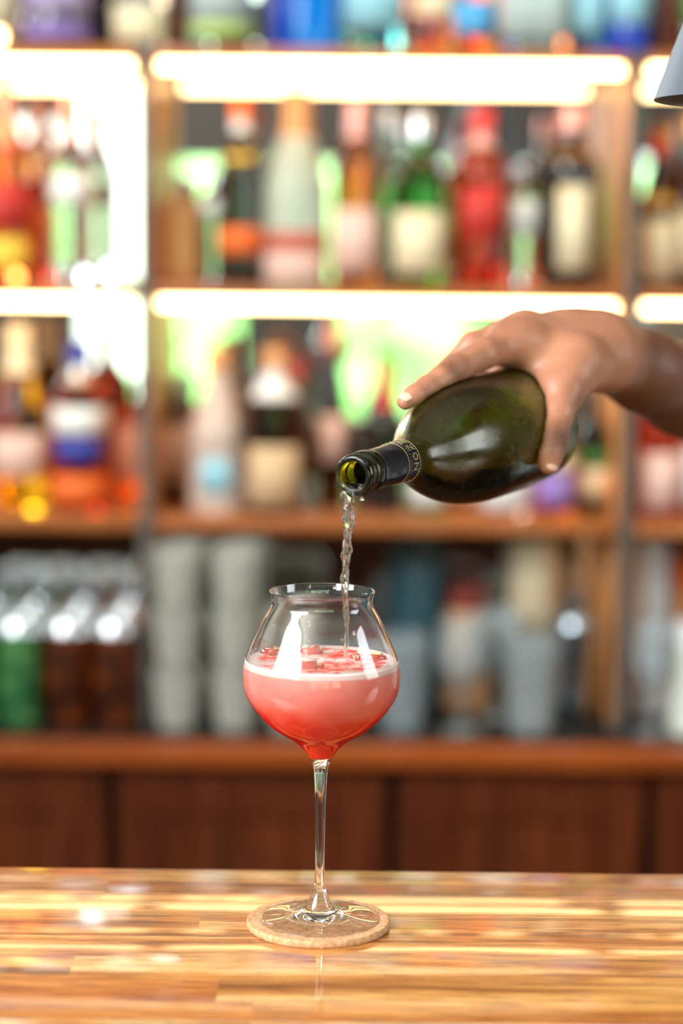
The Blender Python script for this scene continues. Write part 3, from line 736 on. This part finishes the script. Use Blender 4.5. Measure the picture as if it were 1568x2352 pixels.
ff = [(j * fn + i, j * fn + (i + 1) % fn, (j + 1) * fn + (i + 1) % fn, (j + 1) * fn + i) for j in range(rowsN) for i in range(fn)]
foil = mesh('neck_foil', fv, ff, M_foil, bot)
def ring(s, wdt):
    lathe('gold_line', [(fr_(s) + .0003, BL - s), (fr_(s) + .0005, BL - s - wdt / 2), (fr_(s + wdt) + .0003, BL - s - wdt)], M_gold, foil, 96)
ring(.0545, .0005); ring(.0702, .0005)
GLY = {'N': [[(0, 0), (0, 1), (.8, 0), (.8, 1)]], 'Z': [[(0, 1), (.8, 1), (0, 0), (.8, 0)]], 'I': [[(.3, 0), (.3, 1)]],
       'O': [[(.4 + .42 * math.cos(q), .5 + .5 * math.sin(q)) for q in np.linspace(0, 2 * PI, 17)]]}
def glyph(ch, a0, s0, hgt):
    bm = bmesh.new(); wl = .0011
    strokes = GLY[ch]
    def put(u, v): return (u * hgt, v * hgt)
    for st in strokes:
        for p, q in zip(st[:-1], st[1:]):
            p = Vector(put(*p)); q = Vector(put(*q)); d = (q - p).normalized(); n = Vector((-d.y, d.x)) * wl * .32
            p = p - d * .0002; q = q + d * .0002
            quad = []
            for e in (p + n, q + n, q - n, p - n):
                s = s0 - e.y; rr = fr_(s) + .00055; a = a0 + e.x / rr
                quad.append(bm.verts.new((rr * math.cos(a), rr * math.sin(a), BL - s)))
            bm.faces.new(quad)
    o = fromBM('letter', bm, M_gold, foil); md = o.modifiers.new('ink', 'SOLIDIFY'); md.thickness = .00012
for k, (ch, a0) in enumerate((('N', -.28), ('O', .20), ('Z', .68), ('Z', 1.16), ('N', -2.2), ('O', -1.8))):
    glyph(ch, a0, .0672, .0056)
bm = bmesh.new()
for k in range(40):
    a = k * 2 * PI / 40
    for s in (.0582, .0688, .0635):
        if s == .0635 and k % 2: continue
        if s == .0582 or s == .0688 or True:
            rr = fr_(s) + .0005
            g = bmesh.ops.create_icosphere(bm, subdivisions=1, radius=.00028)
            for v in g['verts']: v.co += Vector((rr * math.cos(a + .05), rr * math.sin(a + .05), BL - s))
fromBM('gold_dots', bm, M_gold, foil)

# pour stream
p0 = at(798, 1128, 1.4585); p1 = at(792, 1505, 1.4655)
sv = []; sf = []; NS, NR = 20, 150
for j in range(NR + 1):
    u = j / NR
    c = p0.lerp(p1, u) + Vector((.0009 * math.sin(u * 9) + .0012 * (1 - u) ** 3 * 0, 0, 0))
    r = np.interp(u, [0, .03, .12, .35, .6, .8, 1], [.0030, .0040, .0037, .0028, .0022, .0016, .0012])
    for i in range(NS):
        a = 2 * PI * i / NS
        k = 1 + .28 * math.cos(2 * a + u * 34) + .16 * math.cos(3 * a - u * 55) + .22 * noise.noise(Vector((math.cos(a) * 1.3, math.sin(a) * 1.3, u * 24)))
        sv.append((c.x + r * k * math.cos(a) * 1.0, c.y + r * k * math.sin(a) * .8, c.z))
for j in range(NR):
    for i in range(NS): sf.append((j * NS + i, j * NS + (i + 1) % NS, (j + 1) * NS + (i + 1) % NS, (j + 1) * NS + i))
sf.append(tuple(range(NS))[::-1]); sf.append(tuple(NR * NS + i for i in range(NS)))
so = mesh('wine_stream', sv, sf, mat('pouring_wine', (250, 246, 236), 0, trans=1, ior=1.34))
tag(so, 'twisting clear stream of wine falling from the bottle into the cocktail glass', 'liquid')
# drips hanging at the lip
for k, (px, py, s) in enumerate(((786, 1114, .0011), (826, 1121, .0011), (831, 1146, .0015))):
    o = bpy.data.objects.new('water_drop', dme); COL.objects.link(o); c = at(px, py, 1.4555 if k < 2 else 1.462); o.location = c; o.scale = (s, s, s)
    tag(o, ['clear drop on the left side of the bottle mouth', 'clear drop on the right side of the bottle mouth', 'clear drop hanging under the bottle lip beside the stream'][k], 'drop')

# ------------------------------------------------------------------ the bartender's hand and arm
def S(s, phi, off):
    R = float(np.interp(s, [p[1] for p in outer], [p[0] for p in outer])); ph = math.radians(phi)
    return M0 + ax * s + (R + off) * (math.cos(ph) * side + math.sin(ph) * bup)
def Q(px, py, Y): return at(px, py, Y)
palm = [  # (a, ra, b, rb)
 (Q(1385, 815, 1.735), .0265, Q(1200, 792, 1.690), .0175), (Q(1385, 800, 1.765), .0265, Q(1205, 775, 1.722), .0170),
 (Q(1385, 800, 1.790), .0245, Q(1215, 778, 1.755), .0160), (Q(1390, 810, 1.805), .0225, Q(1235, 796, 1.785), .0150),
 (Q(1300, 768, 1.740), .0170, Q(1370, 772, 1.760), .0190),
 (Q(1390, 822, 1.735), .0250, Q(1322, 838, 1.690), .0210), (Q(1322, 838, 1.690), .0205, Q(1293, 892, 1.662), .0150),
 (Q(1200, 812, 1.690), .0110, Q(1262, 880, 1.668), .0100), (Q(1240, 815, 1.690), .0150, Q(1300, 840, 1.685), .0180),
 (Q(1398, 816, 1.755), .0275, Q(1480, 853, 1.800), .0320), (Q(1480, 853, 1.800), .0320, Q(1568, 892, 1.850), .0375),
 (Q(1568, 892, 1.850), .0375, Q(1680, 950, 1.910), .0430), (Q(1680, 950, 1.910), .0430, Q(1790, 1010, 1.960), .0440),
]
palm += [(Q(1330, 752, 1.750), .0075, Q(1185, 772, 1.690), .0085), (Q(1330, 742, 1.772), .0075, Q(1200, 760, 1.722), .0085),
 (Q(1180, 783, 1.680), .0150, Q(1195, 785, 1.684), .0150), (Q(1196, 770, 1.716), .0152, Q(1206, 770, 1.718), .0152)]
fingers = [
 [(Q(1195, 790, 1.690), .0150), (Q(1166, 790, 1.682), .0150), (Q(1110, 813, 1.648), .0116), (Q(1044, 848, 1.618), .0108), (Q(1012, 870, 1.605), .0092), (Q(980, 891, 1.594), .0086), (Q(950, 909, 1.584), .0076), (Q(931, 922, 1.578), .0062)],
 [(Q(1200, 775, 1.722), .0160), (Q(1150, 778, 1.715), .0130), (Q(1085, 795, 1.705), .0112), (Q(1030, 850, 1.700), .0096), (Q(985, 905, 1.690), .0086), (Q(948, 968, 1.672), .0066)],
 [(Q(1210, 778, 1.755), .0150), (Q(1120, 800, 1.762), .0108), (Q(1060, 880, 1.752), .0090), (Q(1020, 945, 1.730), .0070)],
 [(Q(1232, 796, 1.785), .0140), (Q(1165, 820, 1.800), .0098), (Q(1120, 880, 1.800), .0084), (Q(1090, 930, 1.785), .0066)],
 [(Q(1300, 870, 1.672), .0165), (Q(1289, 905, 1.658), .0138), (Q(1281, 945, 1.646), .0122), (Q(1272, 990, 1.634), .0112), (Q(1268, 1012, 1.629), .0114), (Q(1261, 1045, 1.622), .0098), (Q(1259, 1064, 1.620), .0083)],
]
allv = [q for a, ra, b, rb in palm for q in (a, b)] + [q for f_ in fingers for q, _ in f_]
lo = np.array([min(v[i] for v in allv) for i in range(3)]) - .055
hi = np.array([max(v[i] for v in allv) for i in range(3)]) + .055
hi[0] += .0
H = .0017
dims = np.ceil((hi - lo) / H).astype(int)
P_ = np.full(dims, .2, np.float32)
def block(pts, margin):
    a = np.maximum(((np.min(pts, 0) - margin - lo) / H).astype(int), 0); b = np.minimum(((np.max(pts, 0) + margin - lo) / H).astype(int) + 2, dims)
    return tuple(slice(a[i], b[i]) for i in range(3))
def seg_sdf(sl, a, ra, b, rb):
    g = np.meshgrid(*[(np.arange(sl[i].start, sl[i].stop) * H + lo[i]).astype(np.float32) for i in range(3)], indexing='ij')
    a = np.array(a, np.float32); b = np.array(b, np.float32); d = b - a; L2 = float(d @ d) + 1e-12
    t_ = np.clip(((g[0] - a[0]) * d[0] + (g[1] - a[1]) * d[1] + (g[2] - a[2]) * d[2]) / L2, 0, 1)
    return np.sqrt((g[0] - a[0] - t_ * d[0]) ** 2 + (g[1] - a[1] - t_ * d[1]) ** 2 + (g[2] - a[2] - t_ * d[2]) ** 2) - (ra + (rb - ra) * t_)
def smin(a, b, k):
    h = np.clip(.5 + .5 * (b - a) / k, 0, 1); return b * (1 - h) + a * h - k * h * (1 - h)
for (a, ra, b, rb) in palm:
    sl = block([np.array(a), np.array(b)], max(ra, rb) + .03)
    P_[sl] = smin(P_[sl], seg_sdf(sl, a, ra, b, rb), .014)
Fd = P_.copy()
for ch in fingers:
    sl = block([np.array(q) for q, _ in ch], .04); acc = None
    for (a, ra), (b, rb) in zip(ch[:-1], ch[1:]):
        d_ = seg_sdf(sl, a, ra, b, rb); acc = d_ if acc is None else smin(acc, d_, .004)
    Fd[sl] = np.minimum(Fd[sl], smin(P_[sl], acc, .011))
# nothing of the hand goes into the bottle
_g = np.meshgrid(*[(np.arange(dims[i]) * H + lo[i]).astype(np.float32) for i in range(3)], indexing='ij')
_s = sum((_g[i] - M0[i]) * ax[i] for i in range(3))
_d = np.sqrt(np.maximum(sum((_g[i] - M0[i]) ** 2 for i in range(3)) - _s ** 2, 0))
_so = [p[1] for p in outer[:-12]]; _ro = [p[0] for p in outer[:-12]]
_R = np.interp(_s, _so, _ro).astype(np.float32)
_b = np.maximum(_d - _R, _s - .290); _b = np.maximum(_b, -_s)
Fd = np.maximum(Fd, .0006 - _b)
del _g, _s, _d, _R, _b
def surface_nets(f, lo, H):
    s = f < 0
    nx, ny, nz_ = f.shape
    cs = np.zeros((nx - 1, ny - 1, nz_ - 1), np.int8)
    for i in (0, 1):
        for j in (0, 1):
            for k in (0, 1): cs += s[i:nx - 1 + i, j:ny - 1 + j, k:nz_ - 1 + k]
    act = (cs > 0) & (cs < 8)
    idx = np.argwhere(act); vid = np.full(act.shape, -1, np.int64); vid[act] = np.arange(len(idx))
    acc = np.zeros((len(idx), 3)); cnt_ = np.zeros(len(idx))
    corners = [(i, j, k) for i in (0, 1) for j in (0, 1) for k in (0, 1)]
    for c0 in corners:
        for ax_ in range(3):
            if c0[ax_] == 1: continue
            c1 = list(c0); c1[ax_] = 1
            f0 = f[idx[:, 0] + c0[0], idx[:, 1] + c0[1], idx[:, 2] + c0[2]]; f1 = f[idx[:, 0] + c1[0], idx[:, 1] + c1[1], idx[:, 2] + c1[2]]
            m_ = (f0 < 0) != (f1 < 0); tt = np.where(m_, f0 / np.where(m_, f0 - f1, 1), 0)
            p = np.array(c0, float)[None, :] + tt[:, None] * (np.array(c1) - np.array(c0))[None, :]
            acc[m_] += p[m_]; cnt_[m_] += 1
    V = (idx + acc / cnt_[:, None]) * H + lo
    faces = []
    for ax_ in range(3):
        u, v_ = (ax_ + 1) % 3, (ax_ + 2) % 3
        sl0 = [slice(1, -1)] * 3; sl1 = [slice(1, -1)] * 3
        sl0[ax_] = slice(0, -1); sl1[ax_] = slice(1, None)
        A = s[tuple(sl0)]; B_ = s[tuple(sl1)]
        e = np.argwhere(A != B_); base_ = e.copy(); base_[:, u] += 1; base_[:, v_] += 1
        sg = A[tuple(e.T)]
        def vv(du, dv):
            q = base_.copy(); q[:, u] += du; q[:, v_] += dv; return vid[tuple(q.T)]
        q = np.stack([vv(-1, -1), vv(0, -1), vv(0, 0), vv(-1, 0)], 1)
        q[~sg] = q[~sg][:, ::-1]; faces.append(q)
    return V, np.concatenate(faces)
V, FC = surface_nets(Fd, lo, H)
FC = FC[(FC >= 0).all(1)]
M_skin = mat('brown_skin', (168, 112, 84), .42, sss=.12); t = NT(M_skin)
t.b.inputs['Subsurface Radius'].default_value = (1, .35, .2); t.b.inputs['Subsurface Scale'].default_value = .006
at_ = t.new('ShaderNodeAttribute', attribute_name='pigment_and_shade')
v = t.coords((1, 1, 1)); mott = t.noise(v, 70, 4, .6)
bc = t.mix(mott, lin((158, 100, 74)), lin((184, 126, 98)))
bc = t.mix(at_.outputs['Fac'], bc, lin((74, 38, 24)))
t.l(bc, t.b.inputs['Base Color'])
vor = t.new('ShaderNodeTexVoronoi'); vor.inputs['Scale'].default_value = 900; t.l(v, vor.inputs['Vector'])
cr_at = t.new('ShaderNodeAttribute', attribute_name='crease')
wr = t.noise(t.coords((1, 1, 1)), 420, 2, .5, 1.5)
wr = t.math('MULTIPLY', t.math('MULTIPLY', wr, cr_at.outputs['Fac']), 9)
crs = t.math('ADD', t.math('MULTIPLY', vor.outputs['Distance'], .5), t.noise(v, 240, 3))
t.bump(t.math('ADD', crs, wr), .3, .0006)
def sdf_mesh(caps, H2, k):
    l2 = np.array([min(min(c[0][i], c[2][i]) - max(c[1], c[3]) for c in caps) for i in range(3)]) - .04
    h2 = np.array([max(max(c[0][i], c[2][i]) + max(c[1], c[3]) for c in caps) for i in range(3)]) + .04
    n2 = np.ceil((h2 - l2) / H2).astype(int); f = None
    g = np.meshgrid(*[np.arange(n2[i]) * H2 + l2[i] for i in range(3)], indexing='ij')
    for (a, ra, b, rb) in caps:
        a = np.array(a); b = np.array(b); d = b - a; L2 = float(d @ d) + 1e-9
        u = np.clip(sum((g[i] - a[i]) * d[i] for i in range(3)) / L2, 0, 1)
        v_ = np.sqrt(sum((g[i] - a[i] - u * d[i]) ** 2 for i in range(3))) - (ra + (rb - ra) * u)
        f = v_ if f is None else smin(f, v_, k)
    VV, FF = surface_nets(f, l2, H2); return VV, FF[(FF >= 0).all(1)]
EL = Q(1790, 1010, 1.96); PXc, PYc = .83, 2.24
V2, F2 = sdf_mesh([(EL, .044, (.64, 2.17, 1.46), .052), ((.64, 2.17, 1.46), .052, (.80, 2.24, 1.46), .06), ((1.02, 2.24, 1.46), .052, (1.08, 2.22, 1.17), .042),
  ((1.08, 2.22, 1.17), .042, (1.06, 2.12, .92), .028), ((1.06, 2.12, .92), .028, (1.05, 2.09, .84), .032), ((PXc, PYc, 1.40), .09, (PXc, PYc, 1.52), .055),
  ((PXc, PYc, 1.50), .055, (PXc - .01, PYc - .03, 1.62), .055), ((PXc - .01, PYc - .05, 1.68), .078, (PXc - .01, PYc - .03, 1.745), .088),
  ((PXc - .02, PYc - .115, 1.66), .022, (PXc - .02, PYc - .13, 1.675), .010), ((PXc - .01, PYc - .09, 1.625), .035, (PXc - .01, PYc - .07, 1.66), .05),
  ((1.04, 2.08, .84), .012, (1.04, 2.07, .77), .008), ((1.06, 2.08, .84), .012, (1.06, 2.07, .765), .008), ((1.05, 2.06, .86), .011, (1.02, 2.03, .80), .008)], .006, .02)
nA = len(V)
V = np.concatenate([V, V2]); FC = np.concatenate([FC, F2 + nA])
me = bpy.data.meshes.new('arm'); me.from_pydata(V.tolist(), [], FC.tolist()); me.update()
me.polygons.foreach_set('use_smooth', [True] * len(me.polygons))
_w = Vector(Q(1375, 800, 1.75)); _e = Vector(Q(1568, 892, 1.85)); _dr = np.array((_e - _w).normalized())
pg = np.clip(((V - np.array(_w)) @ _dr + .01) / .05, 0, 1) * .72  # forearm shade painted into the skin colour, from the wrist on
for (c, r, a_) in ((Q(1038, 840, 1.607), .010, .75), (Q(1286, 1006, 1.620), .012, .95), (Q(1308, 913, 1.652), .010, .65), (Q(1158, 762, 1.675), .010, .6), (Q(1268, 1036, 1.612), .005, .5), (Q(975, 893, 1.586), .006, .4), (Q(1180, 850, 1.68), .010, .5)):
    d = np.linalg.norm(V - np.array(c), axis=1); pg = np.maximum(pg, a_ * np.clip(1 - d / (r * 1.6), 0, 1))
cg = np.zeros(len(V))
for (c, r) in ((Q(1040, 840, 1.607), .009), (Q(1272, 1012, 1.617), .010), (Q(975, 890, 1.586), .007), (Q(1175, 765, 1.672), .010)):
    d = np.linalg.norm(V - np.array(c), axis=1); cg = np.maximum(cg, np.clip(1.4 - d / r, 0, 1))
ce = me.attributes.new('crease', 'FLOAT', 'POINT'); ce.data.foreach_set('value', cg.astype(np.float32))
ca = me.attributes.new('pigment_and_shade', 'FLOAT', 'POINT'); ca.data.foreach_set('value', pg.astype(np.float32))
per = thing('person', 'bartender\'s bare brown forearm and hand gripping the green bottle from above', 'person', (Q(1790, 1010, 1.96).x, 1.96, 0))
arm = link('hand_and_forearm', me, M_skin, per); arm.matrix_parent_inverse = Matrix.Translation(-per.location)
sm = arm.modifiers.new('smooth', 'SMOOTH'); sm.factor = .5; sm.iterations = 4
def cloth(name, caps, m, k=.03):
    v_, f_ = sdf_mesh(caps, .009, k); o = mesh(name, [tuple(q) for q in v_], f_.tolist(), m, per)
    o.matrix_parent_inverse = Matrix.Translation(-per.location); md = o.modifiers.new('s', 'SMOOTH'); md.iterations = 5; return o
M_shirt = mat('light_grey_shirt', (196, 202, 206), .85); M_trs = mat('dark_trousers', (28, 30, 38), .85)
cloth('shirt', [((PXc - .10, PYc, 1.42), .095, (PXc + .10, PYc, 1.42), .095), ((PXc - .09, PYc, 1.36), .10, (PXc - .07, PYc, 1.0), .105), ((PXc + .09, PYc, 1.36), .10, (PXc + .07, PYc, 1.0), .105),
  ((.68, 2.20, 1.47), .066, (.585, 2.105, 1.425), .066), ((.98, 2.24, 1.46), .066, (1.055, 2.23, 1.30), .062)], M_shirt)
cloth('trousers', [((PXc - .06, PYc, .98), .105, (PXc + .06, PYc, .98), .105), ((PXc - .09, PYc, .92), .09, (PXc - .10, PYc, .50), .062), ((PXc + .09, PYc, .92), .09, (PXc + .10, PYc, .50), .062),
  ((PXc - .10, PYc, .50), .062, (PXc - .10, PYc + .01, .12), .05), ((PXc + .10, PYc, .50), .062, (PXc + .10, PYc + .01, .12), .05)], M_trs)
for sg_ in (-1, 1): cloth('shoe', [((PXc + sg_ * .10, PYc + .03, .052), .045, (PXc + sg_ * .11, PYc - .14, .042), .036)], L['dark'])
cloth('hair', [((PXc - .01, PYc + .0, 1.745), .097, (PXc - .01, PYc - .03, 1.775), .085)], L['black'])
M_nail = mat('fingernail', (226, 176, 156), .25, coat=.5)
def nail(c, along, nrm, ln, wd):
    along = along.normalized(); nrm = (nrm - along * nrm.dot(along)).normalized(); sd = along.cross(nrm)
    vs = []; fs = []; n = 10
    for i in range(n + 1):
        for j in range(n + 1):
            u = i / n * 2 - 1; v_ = j / n * 2 - 1
            a_ = u * math.sqrt(1 - v_ * v_ / 2); b_ = v_ * math.sqrt(1 - u * u / 2)
            a_, b_ = a_ * .6 + u * .4 * .95, b_ * .6 + v_ * .4 * .95
            p = c + along * (a_ * ln / 2) + sd * (b_ * wd / 2) - nrm * (b_ * b_ * wd * .22 + a_ * a_ * ln * .06)
            vs.append(p)
    for i in range(n):
        for j in range(n): fs.append((i * (n + 1) + j, i * (n + 1) + j + 1, (i + 1) * (n + 1) + j + 1, (i + 1) * (n + 1) + j))
    o = mesh('fingernail', vs, fs, M_nail, arm)
    md = o.modifiers.new('th', 'SOLIDIFY'); md.thickness = .0006
def fnail(ch, nrm, ln, wd, k=.62):
    (a, ra), (b, rb) = ch[-2], ch[-1]
    d = (b - a).normalized(); nrm = (nrm - d * nrm.dot(d)).normalized()
    nail(b + nrm * (rb + .0003) * 1.0 - d * .0005, d - nrm * .12, nrm, ln, wd)
tocam = (EYE - fingers[0][-1][0]).normalized()
fnail(fingers[0], Vector((-.3, -.9, .75)), .0115, .0100)
fnail(fingers[1], Vector((-1, .2, .3)), .010, .009)
fnail(fingers[4], Vector((.50, -1, .0)), .0150, .0122)
